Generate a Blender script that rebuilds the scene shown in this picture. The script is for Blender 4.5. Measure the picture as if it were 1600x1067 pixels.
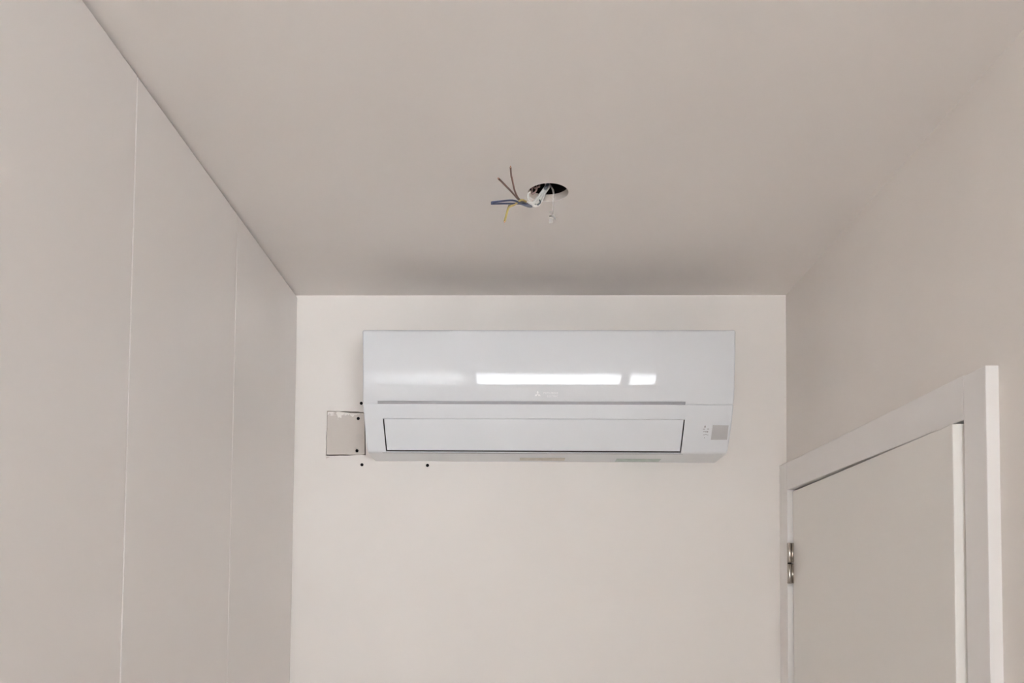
import bpy, bmesh, math, random
from mathutils import Vector, Matrix
from mathutils.geometry import tessellate_polygon
random.seed(4)
S = bpy.context.scene
C = S.collection
for o in list(bpy.data.objects):
    bpy.data.objects.remove(o)

# ------------------------------------------------------------------ camera
def set_camera():
    pitch, yaw, roll = math.radians(2.636), math.radians(-1.838), math.radians(0.570)
    fw = Vector((math.sin(yaw)*math.cos(pitch), math.cos(yaw)*math.cos(pitch), math.sin(pitch)))
    rt = fw.cross(Vector((0, 0, 1))).normalized()
    up = rt.cross(fw)
    r2 = rt*math.cos(roll) + up*math.sin(roll)
    u2 = up*math.cos(roll) - rt*math.sin(roll)
    m = Matrix((r2, u2, -fw)).transposed().to_4x4()
    m.translation = (0, 0, 1.70)
    cd = bpy.data.cameras.new('camera')
    cd.sensor_width = 36
    cd.lens = 31.5
    cd.shift_x, cd.shift_y = 0.02557, 0.20999
    cd.clip_start = 0.05
    co = bpy.data.objects.new('camera', cd)
    C.objects.link(co)
    co.matrix_world = m
    S.camera = co
set_camera()

# ------------------------------------------------------------------ sky, sun, exposure
S.view_settings.view_transform = 'Standard'
S.view_settings.look = 'None'
S.view_settings.gamma = 1
S.view_settings.use_curve_mapping = False
S.view_settings.exposure = 0.36
S.cycles.diffuse_bounces = 14                          # light reaches the far end of the room by many bounces
S.cycles.max_bounces = 16
# overcast daylight: pale even sky, a little brighter towards the zenith
w = bpy.data.worlds.new('world')
S.world = w
w.use_nodes = True
nt = w.node_tree
tcw = nt.nodes.new('ShaderNodeTexCoord')
sep = nt.nodes.new('ShaderNodeSeparateXYZ')
nt.links.new(tcw.outputs['Generated'], sep.inputs[0])
mr = nt.nodes.new('ShaderNodeMapRange')
mr.inputs[1].default_value, mr.inputs[2].default_value = 0.0, 1.0
nt.links.new(sep.outputs['Z'], mr.inputs[0])
rw = nt.nodes.new('ShaderNodeValToRGB')
rw.color_ramp.elements[0].color = (.76, .80, .85, 1)
rw.color_ramp.elements[1].color = (.92, .96, 1.0, 1)
nt.links.new(mr.outputs[0], rw.inputs[0])
nt.links.new(rw.outputs[0], nt.nodes['Background'].inputs[0])
nt.nodes['Background'].inputs[1].default_value = 6.0
def set_sun():
    # sun stands behind the house: it lights the ground outside, none of it enters the window
    sd = bpy.data.lights.new('sun', 'SUN')
    sd.energy = 86.0
    sd.angle = math.radians(.6)
    sd.color = (1.0, 0.985, 0.97)
    so = bpy.data.objects.new('sun', sd)
    C.objects.link(so)
    so.rotation_euler = Vector((-.15, -math.cos(math.radians(58)), -math.sin(math.radians(58)))).to_track_quat('-Z', 'Y').to_euler()
    so.location = (1, 4, 6)
set_sun()

# ------------------------------------------------------------------ helpers
def mat(name, col, rough=0.6, spec=0.5, metal=0.0, coat=0.0, var=0.0, vscale=6.0, bump=0.0, bscale=200.0, trans=0.0, alpha=1.0):
    m = bpy.data.materials.new(name)
    m.use_nodes = True
    n, l = m.node_tree.nodes, m.node_tree.links
    b = n['Principled BSDF']
    b.inputs['Base Color'].default_value = (*col, 1)
    b.inputs['Roughness'].default_value = rough
    b.inputs['Specular IOR Level'].default_value = spec
    b.inputs['Metallic'].default_value = metal
    b.inputs['Coat Weight'].default_value = coat
    b.inputs['Coat Roughness'].default_value = 0.04
    b.inputs['Transmission Weight'].default_value = trans
    b.inputs['Alpha'].default_value = alpha
    if var or bump:
        tc = n.new('ShaderNodeTexCoord')
    if var:
        nz = n.new('ShaderNodeTexNoise')
        nz.inputs['Scale'].default_value = vscale
        nz.inputs['Detail'].default_value = 4
        l.new(tc.outputs['Object'], nz.inputs['Vector'])
        r = n.new('ShaderNodeValToRGB')
        r.color_ramp.elements[0].position = 0.3
        r.color_ramp.elements[1].position = 0.7
        r.color_ramp.elements[0].color = (*[c*(1-var) for c in col], 1)
        r.color_ramp.elements[1].color = (*[min(1, c*(1+var)) for c in col], 1)
        l.new(nz.outputs['Fac'], r.inputs[0])
        l.new(r.outputs[0], b.inputs['Base Color'])
    if bump:
        bz = n.new('ShaderNodeTexNoise')
        bz.inputs['Scale'].default_value = bscale
        bz.inputs['Detail'].default_value = 3
        l.new(tc.outputs['Object'], bz.inputs['Vector'])
        bp = n.new('ShaderNodeBump')
        bp.inputs['Strength'].default_value = bump
        bp.inputs['Distance'].default_value = 0.001
        l.new(bz.outputs['Fac'], bp.inputs['Height'])
        l.new(bp.outputs[0], b.inputs['Normal'])
    return m

M = {
    'wall': mat('cream_wall_paint', (.80, .764, .73), .75, .3, var=.012, vscale=5, bump=.12, bscale=260),
    'ceiling': mat('ceiling_paint', (.785, .748, .72), .8, .3, var=.012, vscale=4, bump=.1, bscale=260),
    'lacquer': mat('satin_white_lacquer', (.72, .692, .674), .32, .45, bump=.03, bscale=90),
    'trim': mat('white_door_trim', (.81, .79, .775), .35, .5),
    'leaf': mat('door_leaf_lacquer', (.82, .80, .765), .4, .45, var=.006, vscale=3),
    'floor': mat('pale_stone_floor', (.52, .49, .46), .4, .4, var=.1, vscale=3),
    'plastic': mat('white_plastic', (.72, .735, .76), .28, .5),
    'gloss': mat('glossy_white_plastic', (.72, .735, .76), .02, .5),
    'slot': mat('slot_grey_plastic', (.29, .285, .30), .5),
    'cavity': mat('dark_outlet_plastic', (.05, .045, .045), .6),
    'display': mat('display_grey', (.43, .42, .42), .35),
    'print': mat('grey_print', (.30, .29, .29), .6),
    'logo': mat('silver_print', (.90, .90, .92), .3, metal=.0),
    'label': mat('printed_label_beige', (.62, .58, .52), .5, var=.12, vscale=60),
    'label_green': mat('printed_label_green', (.52, .60, .56), .5, var=.12, vscale=60),
    'dark': mat('void_shade', (.035, .028, .026), .9),  # near-black colour stands for the shade inside voids and gaps
    'gypsum': mat('gypsum_edge', (.66, .60, .55), .9, .2, var=.06, vscale=40, bump=.4, bscale=120),
    'brown': mat('brown_insulation', (.19, .10, .075), .45),
    'blue': mat('blue_insulation', (.055, .07, .14), .45),
    'yellow': mat('yellow_green_insulation', (.47, .375, .14), .45, var=.15, vscale=90),
    'sheath': mat('white_cable_sheath', (.74, .73, .70), .5, var=.08, vscale=120),
    'greywire': mat('grey_insulation', (.16, .18, .21), .5),
    'pinkwire': mat('dusty_pink_insulation', (.42, .28, .26), .5),
    'copper': mat('copper', (.72, .42, .28), .3, metal=1),
    'steel': mat('brushed_steel', (.50, .46, .42), .22, metal=1),
    'screw': mat('black_phosphate', (.012, .011, .011), .9, .1),
    'clear': mat('clear_plastic', (.70, .68, .66), .15, .4, alpha=.32),
    'terrace': mat('pale_terrace', (.58, .60, .62), .8, var=.05, vscale=2),
    'frame': mat('window_frame_grey', (.30, .30, .31), .4),
    'aluminium': mat('grey_metal', (.35, .34, .33), .4, metal=.7),
}
def glass():
    m = bpy.data.materials.new('window_glass')
    m.use_nodes = True
    n, l = m.node_tree.nodes, m.node_tree.links
    n.remove(n['Principled BSDF'])
    t, g, x = n.new('ShaderNodeBsdfTransparent'), n.new('ShaderNodeBsdfGlossy'), n.new('ShaderNodeMixShader')
    g.inputs['Roughness'].default_value = 0.02
    x.inputs[0].default_value = 0.06
    l.new(t.outputs[0], x.inputs[1]); l.new(g.outputs[0], x.inputs[2])
    l.new(x.outputs[0], n['Material Output'].inputs[0])
    return m
M['glass'] = glass()
def sheer():
    m = bpy.data.materials.new('sheer_curtain')
    m.use_nodes = True
    n, l = m.node_tree.nodes, m.node_tree.links
    n.remove(n['Principled BSDF'])
    t, g, x = n.new('ShaderNodeBsdfTranslucent'), n.new('ShaderNodeBsdfDiffuse'), n.new('ShaderNodeMixShader')
    t.inputs[0].default_value = (.8, .79, .78, 1); g.inputs[0].default_value = (.8, .79, .78, 1)
    x.inputs[0].default_value = 0.5
    l.new(t.outputs[0], x.inputs[1]); l.new(g.outputs[0], x.inputs[2])
    tr, y = n.new('ShaderNodeBsdfTransparent'), n.new('ShaderNodeMixShader')
    y.inputs[0].default_value = 0.22
    l.new(x.outputs[0], y.inputs[1]); l.new(tr.outputs[0], y.inputs[2])
    l.new(y.outputs[0], n['Material Output'].inputs[0])
    return m
M['sheer'] = sheer()

def obj(name, me, m=None, parent=None, loc=None, smooth=False):
    if isinstance(me, bmesh.types.BMesh):
        bm = me
        me = bpy.data.meshes.new(name)
        bmesh.ops.recalc_face_normals(bm, faces=bm.faces)
        bm.to_mesh(me); bm.free()
    if m and not me.materials:
        me.materials.append(M[m])
    if smooth:
        me.polygons.foreach_set('use_smooth', [True]*len(me.polygons))
    o = bpy.data.objects.new(name, me)
    C.objects.link(o)
    if parent:
        o.parent = parent
    if loc:
        o.location = loc
    return o
def empty(name, loc):
    o = bpy.data.objects.new(name, None)
    o.empty_display_size = .05
    C.objects.link(o); o.location = loc
    return o
def tag(o, label, cat, group=None):
    o['label'] = label; o['category'] = cat
    if group: o['group'] = group
    return o
def struct(o, label=None, cat=None):
    o['kind'] = 'structure'
    if label: o['label'] = label
    if cat: o['category'] = cat
    return o
def box(bm, a, b, bev=0.0, seg=1):
    x0, y0, z0 = a; x1, y1, z1 = b
    v = [bm.verts.new(p) for p in ((x0,y0,z0),(x1,y0,z0),(x1,y1,z0),(x0,y1,z0),(x0,y0,z1),(x1,y0,z1),(x1,y1,z1),(x0,y1,z1))]
    f = [bm.faces.new([v[i] for i in q]) for q in ((0,3,2,1),(4,5,6,7),(0,1,5,4),(1,2,6,5),(2,3,7,6),(3,0,4,7))]
    if bev:
        es = list({e for q in f for e in q.edges})
        bmesh.ops.bevel(bm, geom=es, offset=bev, segments=seg, affect='EDGES', profile=.5)
    return bm
def BX(a, b, bev=0.0, seg=1):
    return box(bmesh.new(), a, b, bev, seg)
def catmull(pts, n=6):
    P = [Vector(p) for p in pts]
    P = [P[0]*2-P[1]] + P + [P[-1]*2-P[-2]]
    out = []
    for i in range(1, len(P)-2):
        for k in range(n):
            t = k/n
            a, b, c, d = P[i-1:i+3]
            out.append(.5*((2*b) + (c-a)*t + (2*a-5*b+4*c-d)*t*t + (3*b-a-3*c+d)*t**3))
    out.append(P[-2])
    return out
def tube(bm, pts, r, seg=10, cap=True):
    n = len(pts)
    R_ = r if isinstance(r, (list, tuple)) else [r]*n
    t0 = (pts[1]-pts[0]).normalized()
    u = t0.orthogonal().normalized()
    rings = []
    for i, p in enumerate(pts):
        t = (pts[min(i+1, n-1)]-pts[max(i-1, 0)]).normalized()
        u = (u - t*u.dot(t)).normalized()
        v = t.cross(u)
        rings.append([bm.verts.new(p + (u*math.cos(a)+v*math.sin(a))*R_[i]) for a in (2*math.pi*k/seg for k in range(seg))])
    for a, b in zip(rings, rings[1:]):
        for k in range(seg):
            bm.faces.new((a[k], a[(k+1) % seg], b[(k+1) % seg], b[k]))
    if cap:
        bm.faces.new(rings[0][::-1]); bm.faces.new(rings[-1])
    return bm
def sheet_with_holes(bm, outer, holes, to3, depth_vec):
    """flat polygon with holes plus the reveal of each hole going in by depth_vec"""
    loops = [outer] + holes
    flat = [p for L in loops for p in L]
    vs = [bm.verts.new(to3(*p)) for p in flat]
    for t in tessellate_polygon([[Vector((p[0], p[1], 0)) for p in L] for L in loops]):
        bm.faces.new([vs[i] for i in t])
    k = len(outer)
    for H in holes:
        a = vs[k:k+len(H)]
        b = [bm.verts.new(v.co + depth_vec) for v in a]
        for i in range(len(H)):
            j = (i+1) % len(H)
            bm.faces.new((a[i], a[j], b[j], b[i]))
        k += len(H)

# ------------------------------------------------------------------ room shell (metres)
XL, XR, YB, ZC = -0.549, 0.663, 2.200, 2.453      # wardrobe front, right wall, end wall, ceiling
XLW, XR2, YF, YSTEP = -1.16, 2.20, -2.70, -0.25   # wall behind wardrobe, wider part by the window

struct(obj('floor', BX((XLW-.2, YF-.2, -.12), (XR2+.2, YB+.2, 0)), 'floor'))

# ceiling board with the round cut-out for a lamp
HC, HR = (0.0566, 1.6345), 0.0378
bm = bmesh.new()
circ = [(HC[0]+HR*(1+.012*math.sin(3*a))*math.cos(a), HC[1]+HR*(1+.012*math.sin(3*a))*math.sin(a)) for a in (2*math.pi*i/56 for i in range(56))]
sheet_with_holes(bm, [(XLW-.1, YF-.1), (XR2+.1, YF-.1), (XR2+.1, YB+.1), (XLW-.1, YB+.1)], [circ],
                 lambda x, y: (x, y, ZC), Vector((0, 0, .0135)))
ceiling = struct(obj('ceiling', bm, 'ceiling'))
bm = bmesh.new()                                        # raw board edge inside the cut-out, colour also darkened for its shade
ra = [bm.verts.new((x, y, ZC+.0006)) for x, y in [((p[0]-HC[0])*.985+HC[0], (p[1]-HC[1])*.985+HC[1]) for p in circ]]
rb = [bm.verts.new((v.co.x, v.co.y, ZC+.0134)) for v in ra]
for i in range(len(ra)):
    bm.faces.new((ra[i], ra[i-1], rb[i-1], rb[i]))
obj('hole_rim', bm, 'gypsum', ceiling)
bm = bmesh.new()
box(bm, (HC[0]-.30, HC[1]-.30, ZC+.0136), (HC[0]+.30, HC[1]+.30, ZC+.22))
bm.faces.ensure_lookup_table()
low = min(bm.faces, key=lambda f: f.calc_center_median().z)
bmesh.ops.delete(bm, geom=[low], context='FACES_ONLY')
obj('ceiling_void', bm, 'dark', ceiling)
bm = bmesh.new()
box(bm, (XLW-.1, YF-.1, ZC+.24), (XR2+.1, YB+.1, ZC+.34))
obj('slab', bm, 'ceiling', ceiling)

# end wall with the rectangular cut-out left of the air conditioner
PX0, PX1, PZ0, PZ1 = -0.4712, -0.3712, 2.0490, 2.1612
def jag(a, b, n, amp, axis):
    out = []
    for i in range(n):
        t = i/n
        p = [a[0]+(b[0]-a[0])*t, a[1]+(b[1]-a[1])*t]
        if i: p[axis] += random.uniform(-amp, amp)
        out.append(tuple(p))
    return out
hole = jag((PX0, PZ0), (PX1, PZ0+.0018), 9, .0007, 1) + jag((PX1, PZ0+.0018), (PX1-.004, PZ1-.002), 7, .0005, 0) \
     + jag((PX1-.004, PZ1-.002), (PX0+.001, PZ1), 9, .0009, 1) + jag((PX0+.001, PZ1), (PX0, PZ0), 7, .0006, 0)
bm = bmesh.new()
sheet_with_holes(bm, [(XLW-.1, -.1), (XR+.3, -.1), (XR+.3, ZC+.1), (XLW-.1, ZC+.1)], [hole],
                 lambda x, z: (x, YB, z), Vector((0, .0125, 0)))
wall_back = struct(obj('wall_back', bm, 'wall'))
obj('gap_shade_backing', BX((XLW-.1, YB+.0126, -.1), (XR+.3, YB+.10, ZC+.1)), 'dark', wall_back)  # near-black backing paints the shade in the gaps around the patch
# chipped paint below the corner of the cut-out
bm = bmesh.new()
for cx, cz, r in ((-.4675, 2.0445, .0028), (-.4640, 2.0455, .0018), (-.4690, 2.0415, .0012)):
    ring = [bm.verts.new((cx+r*random.uniform(.7, 1.2)*math.cos(a), YB-.0004, cz+.7*r*random.uniform(.7, 1.2)*math.sin(a))) for a in (2*math.pi*i/9 for i in range(9))]
    f = bm.faces.new(ring)
    e = bmesh.ops.extrude_face_region(bm, geom=[f])
    bmesh.ops.translate(bm, verts=[v for v in e['geom'] if isinstance(v, bmesh.types.BMVert)], vec=(0, .0008, 0))
obj('paint_chip', bm, 'gypsum', wall_back)

# left wall behind the wardrobe and beside the window
struct(obj('wall_left', BX((XLW-.1, YF-.1, -.1), (XLW, YB+.1, ZC+.1)), 'wall'))

# right wall with the door opening
DY0, DY1, DZ = 1.290, 2.142, 1.970
bm = bmesh.new()
box(bm, (XR, YSTEP, -.1), (XR+.12, DY0, ZC+.1))
box(bm, (XR, DY1, -.1), (XR+.12, YB+.05, ZC+.1))
box(bm, (XR, DY0, DZ), (XR+.12, DY1, ZC+.1))
struct(obj('wall_right', bm, 'wall'))
struct(obj('wall_step', BX((XR+.12, YSTEP, -.1), (XR2+.1, YSTEP+.1, ZC+.1)), 'wall'))
struct(obj('wall_far_right', BX((XR2, YF-.1, -.1), (XR2+.1, YSTEP, ZC+.1)), 'wall'))

# window wall behind the camera
WX0, WX1, WZ0, WZ1 = -0.98, 1.90, 0.80, 2.38
bm = bmesh.new()
box(bm, (XLW-.1, YF-.18, -.1), (WX0, YF, ZC+.1))
box(bm, (WX1, YF-.18, -.1), (XR2+.1, YF, ZC+.1))
box(bm, (WX0, YF-.18, -.1), (WX1, YF, WZ0))
box(bm, (WX0, YF-.18, WZ1), (WX1, YF, ZC+.1))
struct(obj('wall_front', bm, 'wall'))
win = struct(empty('window_1', ((WX0+WX1)/2, YF-.10, WZ0)))
def wbox(name, x0, x1, z0, z1, y0, y1, m):
    o = obj(name, BX((x0-(WX0+WX1)/2, y0, z0-WZ0), (x1-(WX0+WX1)/2, y1, z1-WZ0), .003), m, win)
    return o
wbox('window_frame', WX0, WX1, WZ0, WZ0+.06, -.03, .03, 'frame')
wbox('window_frame', WX0, WX1, WZ1-.06, WZ1, -.03, .03, 'frame')
mull = [WX0, -.42, .79, WX1-.06]
wd = [.06, .12, .07, .06]
for x, ww in zip(mull, wd):
    wbox('window_frame', x, x+ww, WZ0+.06, WZ1-.06, -.03, .03, 'frame')
wbox('window_transom', WX0+.06, WX1-.06, 1.83, 1.87, -.02, .032, 'frame')
for i in range(3):
    wbox('pane', mull[i]+wd[i], mull[i+1], WZ0+.06, WZ1-.06, -.004, .004, 'glass')
wbox('window_sill', WX0-.04, WX1+.04, WZ0-.03, WZ0, .02, .16, 'frame')
# sheer curtain in front of the left pane
bm = bmesh.new()
n = 60
top = [bm.verts.new((-.95+.56*i/n, YF+.10+.022*math.sin(i*.95), 2.41)) for i in range(n+1)]
bot = [bm.verts.new((-.97+.60*i/n, YF+.10+.028*math.sin(i*.95+.2), .04)) for i in range(n+1)]
for i in range(n):
    bm.faces.new((top[i], top[i+1], bot[i+1], bot[i]))
cur = obj('curtain', bm, 'sheer', smooth=True)
tag(cur, 'sheer white curtain hanging beside the window behind the viewer', 'curtain')
bm = bmesh.new()
tube(bm, [Vector((-1.10, YF+.10, 2.42)), Vector((2.05, YF+.10, 2.42))], .010, 12)
for x in (-1.0, .5, 1.95):
    box(bm, (x-.008, YF+.001, 2.412), (x+.008, YF+.10, 2.428))
tag(obj('curtain_rod', bm, 'aluminium'), 'thin grey curtain rod above the window behind the viewer', 'curtain rod')
# terrace outside
struct(obj('terrace', BX((-40, YF-80, -.22), (40, YF-.2, -.10)), 'terrace'))

# ------------------------------------------------------------------ fitted wardrobe along the left side
wr = tag(empty('wardrobe', (XL-.30, 1.0, 0)), 'tall fitted wardrobe with flush white doors along the left, up to the ceiling', 'wardrobe')
wo = Vector(wr.location)
def wpart(name, a, b, m, bev=0, seg=1):
    return obj(name, BX(Vector(a)-wo, Vector(b)-wo, bev, seg), m, wr)
seams = [-.165, .304, .773, 1.242, 1.711, 2.1965]
wpart('carcass', (XLW+.001, seams[0], .0), (XL-.0225, YB-.001, ZC-.02), 'lacquer')
wpart('plinth', (XL-.0220, seams[0], .0), (XL-.012, YB-.001, .08), 'lacquer')
for a, b in zip(seams, seams[1:]):
    wpart('door', (XL-.0220, a+.0011, .083), (XL, b-.0011, ZC-.0070), 'lacquer', .0012, 2)

# ------------------------------------------------------------------ door with casing in the right wall
CF = 0.6453                                           # front of the casing
door = struct(empty('door_1', (XR, (DY0+DY1)/2, 0)))
do = Vector(door.location)
def dpart(name, a, b, m, bev=.0012, seg=2, parent=None):
    return obj(name, BX(Vector(a)-do, Vector(b)-do, bev, seg), m, parent or door)
dpart('casing_jamb', (CF, 1.2405, 0), (XR+.0005, 1.3020, 2.0265), 'trim')
dpart('casing_jamb', (CF, 2.1400, 0), (XR+.0005, 2.1990, 2.0290), 'trim')
dpart('casing_head', (CF+.0002, 1.3023, 1.9630), (XR+.0005, 2.1397, 2.0280), 'trim')
dpart('lining_jamb', (XR+.0006, DY0, 0), (XR+.12, 1.3060, DZ), 'trim')
dpart('lining_jamb', (XR+.0006, 2.1382, 0), (XR+.12, DY1, DZ), 'trim')
dpart('lining_head', (XR+.0006, 1.3061, 1.9640), (XR+.12, 2.1381, DZ), 'trim')
dpart('door_stop', (XR+.045, 1.3061, 0), (XR+.065, 1.3180, 1.964), 'trim')
dpart('door_stop', (XR+.045, 2.1260, 0), (XR+.065, 2.1381, 1.964), 'trim')
dpart('door_stop', (XR+.045, 1.3181, 1.952), (XR+.065, 2.1259, 1.964), 'trim')
# leaf: hinged at the far end, standing slightly ajar into the room
hx, hy = 0.6575, 2.1355
leaf = obj('door_leaf', BX((0, -.8265, .006), (.040, 0, 1.9588), .0015, 2), 'leaf', door, (hx-do.x, hy-do.y, 0))
leaf.rotation_euler = (0, 0, -math.radians(1.70))
dpart('door_shade_sheet', (XR+.1205, DY0-.1, 0), (XR+.13, DY1+.05, 2.1), 'dark', 0)  # near-black sheet, its colour stands for shade behind the door
# hinge: two knuckles on a pin, two plates
def hinge(zc):
    h = obj('hinge', BX((-.002, .0070, -.047), (.0080, .0085, .047), .0004), 'steel', door, (.6476-do.x, 2.1310-do.y, zc))
    h['label'] = 'brushed metal hinge'
    for a, b in ((-.0480, -.0012), (.0012, .0480)):
        k = bmesh.new()
        tube(k, [Vector((0, 0, z)) for z in (a, a+.0008, b-.0008, b)], [.0045, .0055, .0055, .0045], 24)
        obj('knuckle', k, 'steel', h, smooth=True)
        k = bmesh.new()
        tube(k, [Vector((.0080, .0012, z)) for z in (a+.0006, b-.0006)], .0027, 16)
        obj('leaf_edge', k, 'steel', h, smooth=True)
    k = bmesh.new()
    tube(k, [Vector((0, 0, z)) for z in (-.0013, .0013)], .0048, 20)
    obj('washer', k, 'screw', h)
hinge(1.7885)
hinge(0.24)

# ------------------------------------------------------------------ patch in the end wall
def patch_mat():
    m = mat('grey_plasterboard', (.60, .555, .52), .85, .2, bump=.3, bscale=150)
    n, l = m.node_tree.nodes, m.node_tree.links
    b = n['Principled BSDF']
    tc = n.new('ShaderNodeTexCoord')
    nz = n.new('ShaderNodeTexNoise'); nz.inputs['Scale'].default_value = 42; nz.inputs['Detail'].default_value = 5
    l.new(tc.outputs['Object'], nz.inputs['Vector'])
    sp = n.new('ShaderNodeSeparateXYZ'); l.new(tc.outputs['Object'], sp.inputs[0])
    up = n.new('ShaderNodeMapRange'); up.inputs[1].default_value = .015; up.inputs[2].default_value = .05
    up.inputs[3].default_value = -.25; up.inputs[4].default_value = .12
    l.new(sp.outputs['Z'], up.inputs[0])
    ad = n.new('ShaderNodeMath'); l.new(nz.outputs['Fac'], ad.inputs[0]); l.new(up.outputs[0], ad.inputs[1])
    rp = n.new('ShaderNodeValToRGB')
    rp.color_ramp.elements[0].position = .56; rp.color_ramp.elements[1].position = .60
    rp.color_ramp.elements[0].color = (.585, .54, .50, 1); rp.color_ramp.elements[1].color = (.86, .83, .79, 1)
    l.new(ad.outputs[0], rp.inputs[0]); l.new(rp.outputs[0], b.inputs['Base Color'])
    return m
M['patch'] = patch_mat()
bm = bmesh.new()
cx, cz = (PX0+PX1)/2, (PZ0+PZ1)/2
outl = [(PX0+.0016, PZ0+.0030), (PX0+.05, PZ0+.0034), (PX1-.010, PZ0+.0026), (PX1-.0030, PZ0+.004), (PX1-.0046, cz), (PX1-.0056, PZ1-.0055),
        (PX0+.06, PZ1-.0042), (PX0+.030, PZ1-.0016), (PX0+.0022, PZ1-.0012), (PX0+.0016, cz)]
fr = bm.faces.new([bm.verts.new((x-cx, 0, z-cz)) for x, z in outl])
e = bmesh.ops.extrude_face_region(bm, geom=[fr])
bmesh.ops.translate(bm, verts=[v for v in e['geom'] if isinstance(v, bmesh.types.BMVert)], vec=(0, .0102, 0))
patch = obj('plasterboard_patch', bm, 'patch', None, (cx, YB+.0022, cz))
tag(patch, 'grey square plasterboard patch set in the end wall left of the air conditioner', 'wall patch')
def screw(x, z, y, label):
    bm = bmesh.new()
    prof = [(.0, -.0002), (.0010, -.0003), (.0020, -.0004), (.0038, -.0005), (.0041, .0002), (.0016, .0030), (.0013, .006), (.0012, .0098), (.0, .0098)]
    seg = 16
    rings = []
    for r, yy in prof:
        rings.append([bm.verts.new((0, yy, 0))] if r == 0 else [bm.verts.new((r*math.cos(2*math.pi*k/seg), yy, r*math.sin(2*math.pi*k/seg))) for k in range(seg)])
    for a, b in zip(rings, rings[1:]):
        for k in range(seg):
            q = [a[k % len(a)], a[(k+1) % seg % len(a)], b[(k+1) % seg % len(b)], b[k % len(b)]]
            q = list(dict.fromkeys(q))
            bm.faces.new(q)
    tag(obj('drywall_screw', bm, 'screw', None, (x, y, z)), label, 'screw', 'black screws around the wall patch')
screw(-.3846, 2.1807, YB, 'black screw above the grey patch, at the edge of the air conditioner')
screw(-.3920, 2.1429, YB+.0022, 'black screw in the upper right corner of the grey patch')
screw(-.3939, 2.0620, YB+.0022, 'black screw in the lower right corner of the grey patch')
screw(-.3805, 2.0268, YB, 'black screw just below the grey patch, in the painted end wall')
screw(-.2173, 2.0261, YB, 'lone black screw below the air conditioner, farthest right of the screws')

# ------------------------------------------------------------------ air conditioner
AX, AZ = 0.0715, 2.035
ac = tag(empty('air_conditioner', (AX, YB, AZ)), 'white wall-mounted split air conditioner high on the end wall', 'air conditioner')
TILT = [(.268, 14), (.262, 12), (.255, 9), (.24, 5), (.215, 0), (.186, -4), (.172, -7.5), (.151, -14.5), (.13, -17), (.113, -18), (.1075, -20), (.06, -22), (.0085, -24)]
def tilt(z):
    for (a, ta), (b, tb) in zip(TILT, TILT[1:]):
        if b <= z <= a:
            return ta+(tb-ta)*(a-z)/(a-b)
    return TILT[-1][1]
def depth(z, n=120):
    d, s = .1822, (.268-z)/n
    for i in range(n):
        d += math.tan(math.radians(tilt(.268-(i+.5)*s)))*s
    return d
def halfw(z):
    pts = [(.28, .4246), (.253, .4230), (.2227, .4221), (.1933, .4215), (.1650, .4214), (.137, .4224), (.1135, .4234), (.1085, .4226), (.0822, .4222), (.0615, .4216), (.034, .4202), (.0, .4178)]
    for (a, wa), (b, wb) in zip(pts, pts[1:]):
        if b <= z <= a:
            return wa+(wb-wa)*(a-z)/(a-b)
    return .4178
def skin(rows, cols, skip=lambda i, j: False, t=.003):
    """rows: (d, z, half width, nd, nz) front profile; cols: u in -1..1 or callables; returns a sheet with thickness t behind it"""
    bm = bmesh.new()
    F, B = [], []
    for (d, z, hw, nd, nz) in rows:
        rf, rb = [], []
        for j, u in enumerate(cols):
            x = u(z) if callable(u) else u*hw
            k = 0.0
            edge = hw-abs(x)
            if edge < .004:                            # rounded ends
                k = .004-math.sqrt(max(0, .004**2-(.004-edge)**2))
            rf.append(bm.verts.new((x, -(d-nd*k*.8), z-nz*k*.8)))
            rb.append(bm.verts.new((x, -(d-nd*(t+k*.8)), z-nz*(t+k*.8))))
        F.append(rf); B.append(rb)
    R, Cn = len(rows), len(cols)
    on = lambda i, j: 0 <= i < R-1 and 0 <= j < Cn-1 and not skip(i, j)
    for i in range(R-1):
        for j in range(Cn-1):
            if not on(i, j): continue
            bm.faces.new((F[i][j], F[i][j+1], F[i+1][j+1], F[i+1][j]))
            bm.faces.new((B[i][j+1], B[i][j], B[i+1][j], B[i+1][j+1]))
            if not on(i-1, j): bm.faces.new((F[i][j+1], F[i][j], B[i][j], B[i][j+1]))
            if not on(i+1, j): bm.faces.new((F[i+1][j], F[i+1][j+1], B[i+1][j+1], B[i+1][j]))
            if not on(i, j-1): bm.faces.new((F[i][j], F[i+1][j], B[i+1][j], B[i][j]))
            if not on(i, j+1): bm.faces.new((F[i+1][j+1], F[i][j+1], B[i][j+1], B[i+1][j+1]))
    bmesh.ops.delete(bm, geom=[v for v in bm.verts if not v.link_faces], context='VERTS')
    return bm
def row(z):
    a = math.radians(tilt(z))
    return (depth(z), z, halfw(z), math.cos(a), math.sin(a))
def smooth_by_angle(o, deg=35):
    me = o.data
    me.polygons.foreach_set('use_smooth', [True]*len(me.polygons))
    bm = bmesh.new(); bm.from_mesh(me)
    for e in bm.edges:
        e.smooth = len(e.link_faces) == 2 and e.calc_face_angle(0) < math.radians(deg)
    bm.to_mesh(me); bm.free()
ends = [1-.004/.424*(1-math.sin(a)) for a in (0, .35, .7, 1.05, 1.35)] + [1.0]
endsL = [-u for u in reversed(ends)]
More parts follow.
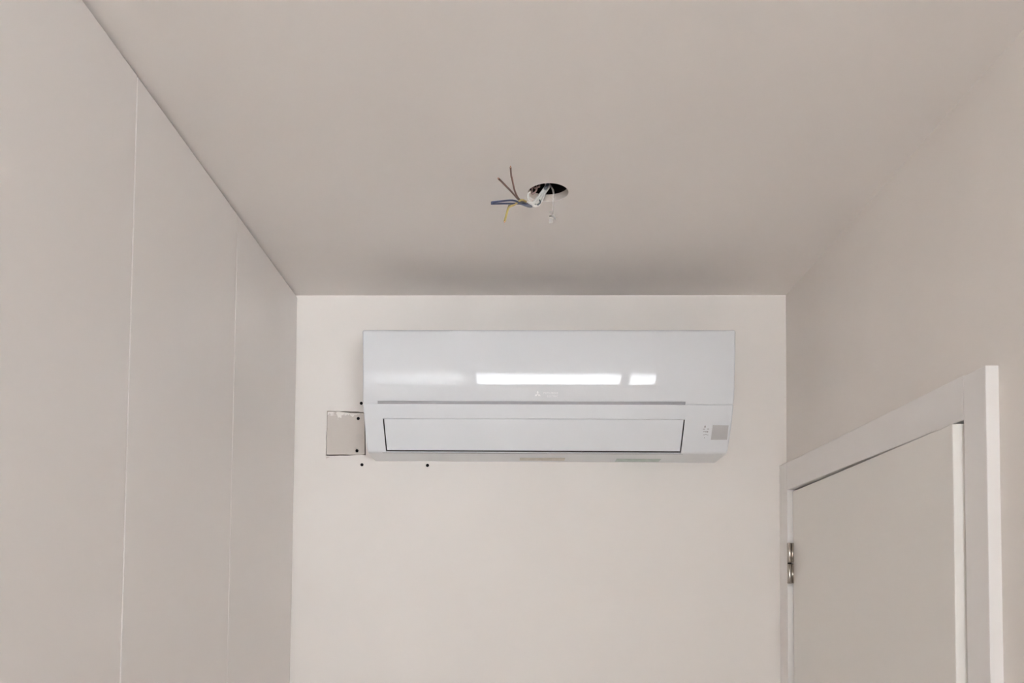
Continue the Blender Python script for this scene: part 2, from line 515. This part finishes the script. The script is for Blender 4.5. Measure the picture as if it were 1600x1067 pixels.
# front panel: rounded top edge then the bulging front
SL0, SL1 = -.3888, .3134
rows = []
for k in range(9):                                      # top edge
    a = math.radians(90 - k*72/8)
    rows.append((.1722+.0100*math.cos(a), .2674+.0100*math.sin(a), .4246, math.cos(a), math.sin(a)))
rows = [(.158, .2774, .4246, 0, 1)] + rows
off_d = rows[-1][0]-.178
zs = [.268-.0005-(.268-.0005-.1145)*i/70 for i in range(71)]
rows = [r for r in rows if r[1] > .2690] + [row(z) for z in zs] + [row(.1092)]
cols = endsL + [lambda z: SL0] + [(-.85+1.55*i/20) for i in range(1, 20)] + [lambda z: SL1] + ends
last = len(rows)-2
jl, jr = len(endsL), len(endsL)+20
panel = obj('front_panel', skin(rows, cols, lambda i, j: i == last and jl <= j < jr), 'gloss', ac)
smooth_by_angle(panel)
# lower fascia with the outlet opening
FL = lambda z: -.3785 + (.0755-z)*.065
FRR = lambda z: .3150 - (.0755-z)*.050
lz = [.1076 - (.1076-.0772)*i/8 for i in range(9)] + [.0772-(.0772-.0085)*i/14 for i in range(1, 15)]
lrows = [row(z) for z in lz]
d0 = lrows[-1][0]
for k in range(1, 7):                                    # rounded lower front edge
    a = math.radians(-24 - k*62/6)
    lrows.append((d0-.0105*(math.cos(math.radians(24))-math.cos(a)), .0085+.0105*(math.sin(a)+math.sin(math.radians(24)))*1.0, .4178, math.cos(a), math.sin(a)))
ztip = lrows[-1][1]
ROPEN = 8
lcols = endsL + [FL] + [(-.85+1.55*i/10) for i in range(1, 10)] + [FRR] + ends
kl, kr = len(endsL), len(endsL)+10
RB = len(lrows)-3
fascia = obj('lower_fascia', skin(lrows, lcols, lambda i, j: ROPEN <= i < RB and kl <= j < kr), 'plastic', ac)
smooth_by_angle(fascia)
# casing: back box, sides and underside
bm = bmesh.new()
poly = [(0.0, .0015), (lrows[-1][0]-.002, ztip+.0012)]
poly += [(r[0]-r[3]*.0035, r[1]-r[4]*.0035) for r in lrows[:ROPEN+1:2][::-1]] if False else []
prof = [(0.0, .0012), (lrows[-1][0]-.001, ztip+.0008)] + [(depth(z)-.0036, z) for z in (.012, .03, .05, .0765, .1085, .114, .14, .17, .2, .23, .25, .262)] + [(.160, .2742), (0.0, .2745)]
L = []
for sx in (-1, 1):
    L.append([bm.verts.new((sx*(halfw(z)-.0012), -d, z)) for d, z in prof])
for k in range(len(prof)):
    q = (k+1) % len(prof)
    d0_, z0_ = prof[k]; d1_, z1_ = prof[q]
    if k == 1 or (.010 < z0_ < .0764 and .010 < z1_ < .078):         # open where the outlet is
        continue
    bm.faces.new((L[0][k], L[0][q], L[1][q], L[1][k]))
bm.faces.new(L[0]); bm.faces.new(L[1][::-1])
casing = obj('casing', bm, 'plastic', ac)
# unseen intake grille on top: dark plate added to cut bounce, thin white ribs
grille = obj('intake_grille', BX((-.410, -.152, .2746), (.410, -.050, .2750)), 'cavity', ac)
ribs = bmesh.new()
for i in range(21):
    x = -.400+.040*i
    box(ribs, (x-.0012, -.152, .2751), (x+.0012, -.050, .2772))
for d_ in (.080, .115):
    box(ribs, (-.410, -d_-.001, .2751), (.410, -d_+.001, .2768))
obj('grille_ribs', ribs, 'plastic', grille)
# dark outlet chamber behind the flap
bm = bmesh.new()
for (z0, z1) in ((.004, .0772),):
    v = []
    for x in (-.383, .318):
        v.append([bm.verts.new((x, -d, z)) for d, z in ((depth(.0085)-.0045, .0030), (depth(.0772)-.0045, .0772), (.06, .0772), (.06, .0030))])
    for k in range(1, 4):
        q = (k+1) % 4
        bm.faces.new((v[0][k], v[0][q], v[1][q], v[1][k]))
    bm.faces.new(v[0]); bm.faces.new(v[1][::-1])
obj('outlet_chamber', bm, 'cavity', ac)
# flap
fz = [.0758-(.0758-.0078)*i/16 for i in range(17)]
frows = []
for z in fz:
    r = row(z); frows.append((r[0]+.0002, r[1], .60, r[3], r[4]))
fcols = [(lambda z, t=t: (FL(z)+.0030)+(FRR(z)-.0030-FL(z)-.0030)*t) for t in [i/24 for i in range(25)]]
flap = obj('outlet_flap', skin(frows, fcols), 'plastic', ac)
smooth_by_angle(flap)
# grey strip in the slot under the front panel
bm = bmesh.new()
v = [bm.verts.new(p) for p in ((SL0, -(depth(.1143)-.0012), .1143), (SL1, -(depth(.1143)-.0012), .1143),
                               (SL1, -(depth(.1078)-.0004), .1078), (SL0, -(depth(.1078)-.0004), .1078))]
f = bm.faces.new(v)
e = bmesh.ops.extrude_face_region(bm, geom=[f])
bmesh.ops.translate(bm, verts=[x for x in e['geom'] if isinstance(x, bmesh.types.BMVert)], vec=(0, .0030, 0))
obj('intake_slot', bm, 'slot', ac)
# things lying on the curved skin
def on_skin(pts, lift, thick=.0004):
    """outline (x, z) laid on the front skin as a thin plate"""
    bm = bmesh.new()
    fr = []
    for x, z in pts:
        a = math.radians(tilt(z))
        fr.append(bm.verts.new((x, -(depth(z)+math.cos(a)*lift), z+math.sin(a)*lift)))
    f = bm.faces.new(fr)
    e = bmesh.ops.extrude_face_region(bm, geom=[f])
    bmesh.ops.translate(bm, verts=[x for x in e['geom'] if isinstance(x, bmesh.types.BMVert)], vec=(0, thick+lift, 0))
    return bm
def join(bms):
    out = bmesh.new()
    for b in bms:
        me = bpy.data.meshes.new('tmp'); b.to_mesh(me); b.free(); out.from_mesh(me); bpy.data.meshes.remove(me)
    return out
disp = obj('display_window', on_skin([(.3789, .0648), (.4150, .0643), (.4143, .0336), (.3775, .0331)], .0004), 'display', ac)
disp['label'] = 'grey square display window'
def bar(x, z, wd_, h):
    return on_skin([(x-wd_/2, z-h/2), (x+wd_/2, z-h/2), (x+wd_/2, z+h/2), (x-wd_/2, z+h/2)], .0003, .0002)
def dot(x, z, rx, rz):
    return on_skin([(x+rx*math.cos(a), z+rz*math.sin(a)) for a in (2*math.pi*i/12 for i in range(12))], .0003, .0002)
marks = [dot(.3618, .0612, .0016, .0026), bar(.3596, .0562, .0052, .0011), bar(.3692, .0564, .0044, .0011),
         bar(.3600, .0505, .0030, .0016), bar(.3640, .0503, .0034, .0018), dot(.3680, .0504, .0020, .0014),
         bar(.3610, .0440, .0040, .0009), bar(.3650, .0447, .0040, .0009), bar(.3688, .0436, .0036, .0008), dot(.3625, .0375, .0010, .0008)]
obj('printed_marks', join(marks), 'print', ac)
# emblem: three lozenges, and lettering beside it
def lozenge(cx, cz, ang, s):
    pts = []
    for lx, lz_ in ((0, 0), (.5*s, .5*s*.95*1.82), (0, s*.95*1.82), (-.5*s, .5*s*.95*1.82)):
        lx, lz_ = lx, lz_
        ca, sa = math.cos(ang), math.sin(ang)
        pts.append((cx+lx*ca-lz_*sa, cz+lx*sa+lz_*ca))
    return on_skin(pts, .0004, .0003)
ex, ez, es = -.0220, .1293, .0046
obj('emblem', join([lozenge(ex, ez, math.radians(k*120), es) for k in range(3)]), 'logo', ac)
def lettering(text, x0, z0, size):
    cu = bpy.data.curves.new('lettering', 'FONT')
    cu.body = text; cu.size = size; cu.resolution_u = 2
    t = bpy.data.objects.new('lettering_curve', cu)
    C.objects.link(t)
    bpy.context.view_layer.update()
    me = bpy.data.meshes.new_from_object(t.evaluated_get(bpy.context.evaluated_depsgraph_get()))
    bpy.data.objects.remove(t); bpy.data.curves.remove(cu)
    for v in me.vertices:
        x, z = x0+v.co.x, z0+v.co.y
        a = math.radians(tilt(z))
        v.co = (x, -(depth(z, 40)+math.cos(a)*.0005), z+math.sin(a)*.0005)
    me.materials.clear()
    return me
me = lettering('MITSUBISHI', -.0090, .1300, .0066)
obj('lettering', me, 'logo', ac)
me = lettering('ELECTRIC', -.0010, .1232, .0058)
obj('lettering', me, 'logo', ac)
# stickers on the underside
def under(x0, x1, d0_, d1_, m):
    zz = lambda d: .0012+(ztip+.0008-.0012)*d/(lrows[-1][0]-.001)-.0006
    bm = bmesh.new()
    f = bm.faces.new([bm.verts.new(p) for p in ((x0, -d0_, zz(d0_)), (x1, -d0_, zz(d0_)), (x1, -d1_, zz(d1_)), (x0, -d1_, zz(d1_)))])
    e = bmesh.ops.extrude_face_region(bm, geom=[f])
    bmesh.ops.translate(bm, verts=[x for x in e['geom'] if isinstance(x, bmesh.types.BMVert)], vec=(0, 0, .0004))
    return obj('sticker', bm, m, ac)
under(-.061, .048, .022, .058, 'label')
under(.172, .278, .010, .052, 'label_green')

# ------------------------------------------------------------------ cable hanging out of the ceiling hole
cab = tag(empty('electrical_cable', (HC[0], HC[1], ZC)), 'bundle of bare-ended brown, blue and yellow wires hanging from the ceiling hole', 'cable')
co = Vector(cab.location)
def wire(name, pts, r, m, parent, n=8, seg=10, tip=None):
    P = [p-co for p in catmull(pts, n)]
    o = obj(name, tube(bmesh.new(), P, r, seg), m, parent, smooth=True)
    if tip:
        d = (P[-1]-P[-3]).normalized()
        obj('copper_end', tube(bmesh.new(), [P[-1], P[-1]+d*tip], [.0009, .0009], 8), 'copper', o, smooth=True)
    return o
sheath = [(.0551, 1.645, 2.580), (.0551, 1.645, 2.4785), (.055, 1.64, 2.4664), (.049, 1.635, 2.4544), (.0392, 1.62, 2.4319), (.0319, 1.605, 2.4168), (.0225, 1.590, 2.4100)]
wire('sheath', sheath, .0045, 'sheath', cab, seg=14)
for dx, dz_ in ((.0045, -.003), (-.0040, .002)):
    wire('sheath_strip', [(x+dx*(.4 if i < 3 else 1), y-.004, z+dz_) for i, (x, y, z) in enumerate(sheath[1:])], .0022, 'sheath', cab)
wire('brown_wire', [(.0201, 1.590, 2.4113), (.0049, 1.56, 2.4049), (-.0042, 1.53, 2.4062), (-.0097, 1.49, 2.411), (-.0110, 1.484, 2.4130), (-.0121, 1.458, 2.4146)], .0016, 'brown', cab, tip=.004)
wire('brown_wire', [(.0201, 1.592, 2.4122), (.0026, 1.56, 2.4061), (-.0130, 1.51, 2.4004), (-.0318, 1.455, 2.3944)], .0016, 'brown', cab, tip=.003)
wire('blue_wire', [(.0224, 1.59, 2.4090), (.0072, 1.56, 2.3980), (-.0086, 1.53, 2.3914), (-.0441, 1.49, 2.3702)], .0016, 'blue', cab)
wire('blue_wire', [(.0248, 1.592, 2.4087), (.0095, 1.565, 2.4002), (-.0063, 1.54, 2.3902), (-.0442, 1.492, 2.3685)], .0016, 'blue', cab)
wire('yellow_green_wire', [(.0150, 1.572, 2.4080), (.0065, 1.556, 2.4035), (-.0063, 1.54, 2.3879), (-.0151, 1.53, 2.3790), (-.0183, 1.525, 2.3666), (-.0220, 1.52, 2.3498)], .0019, 'yellow', cab, tip=.002)
wire('brown_wire', [(.0107, 1.57, 2.4036), (-.0007, 1.56, 2.3992), (-.0153, 1.545, 2.3879)], .0017, 'brown', cab)
wire('grey_wire', [(.0402, 1.606, 2.4262), (.0413, 1.600, 2.4180), (.0295, 1.594, 2.4090), (.0154, 1.575, 2.4055), (.0060, 1.560, 2.4030)], .0015, 'greywire', cab)
wire('grey_wire', [(.0330, 1.600, 2.4150), (.0240, 1.586, 2.4050), (.0140, 1.574, 2.4020), (.0040, 1.560, 2.4010)], .0020, 'greywire', cab)
wire('grey_wire', [(.0560, 1.636, 2.5600), (.0560, 1.632, 2.4760), (.0548, 1.628, 2.4640), (.0500, 1.626, 2.4560)], .0026, 'greywire', cab)
wire('pink_wire', [(.0409, 1.65, 2.560), (.0409, 1.65, 2.4798), (.0395, 1.64, 2.4677), (.0324, 1.64, 2.4641), (.0302, 1.65, 2.4737), (.0349, 1.65, 2.4761), (.0348, 1.64, 2.4604), (.0276, 1.640, 2.4540), (.0270, 1.650, 2.4700)], .0016, 'pinkwire', cab)
wire('white_wire', [(.0300, 1.600, 2.4170), (.0200, 1.600, 2.4240), (.0190, 1.601, 2.4340), (.0230, 1.603, 2.4400)], .0012, 'sheath', cab)

# clear plastic hanger with a terminal at its end
han = tag(empty('plastic_hanger', (.0645, 1.632, ZC)), 'clear plastic strip with a small terminal hanging straight down from the ceiling hole', 'hanger')
co = Vector(han.location)
st = [(.0577, 1.65, 2.560), (.0577, 1.65, 2.4809), (.0598, 1.64, 2.4701), (.0644, 1.635, 2.4604), (.0667, 1.633, 2.4498), (.0656, 1.632, 2.4312), (.0645, 1.63, 2.4120), (.0645, 1.63, 2.4040)]
wire('strip', st, .0018, 'clear', han)
k = bmesh.new()
bmesh.ops.create_icosphere(k, subdivisions=2, radius=.0030)
obj('bead', k, 'clear', han, tuple(Vector((.0622, 1.629, 2.4125))-co), True)
obj('terminal', BX((-.0045, -.004, -.0040), (.0030, .004, .0030), .001, 2), 'clear', han, tuple(Vector((.0630, 1.63, 2.3985))-co))
k = tube(bmesh.new(), [Vector((-.0062, 0, .0012)), Vector((0, 0, .0022)), Vector((.0060, 0, -.0035))], [.0014, .0024, .0016], 10)
obj('metal_clip', k, 'aluminium', han, tuple(Vector((.0650, 1.6255, 2.4028))-co), True)
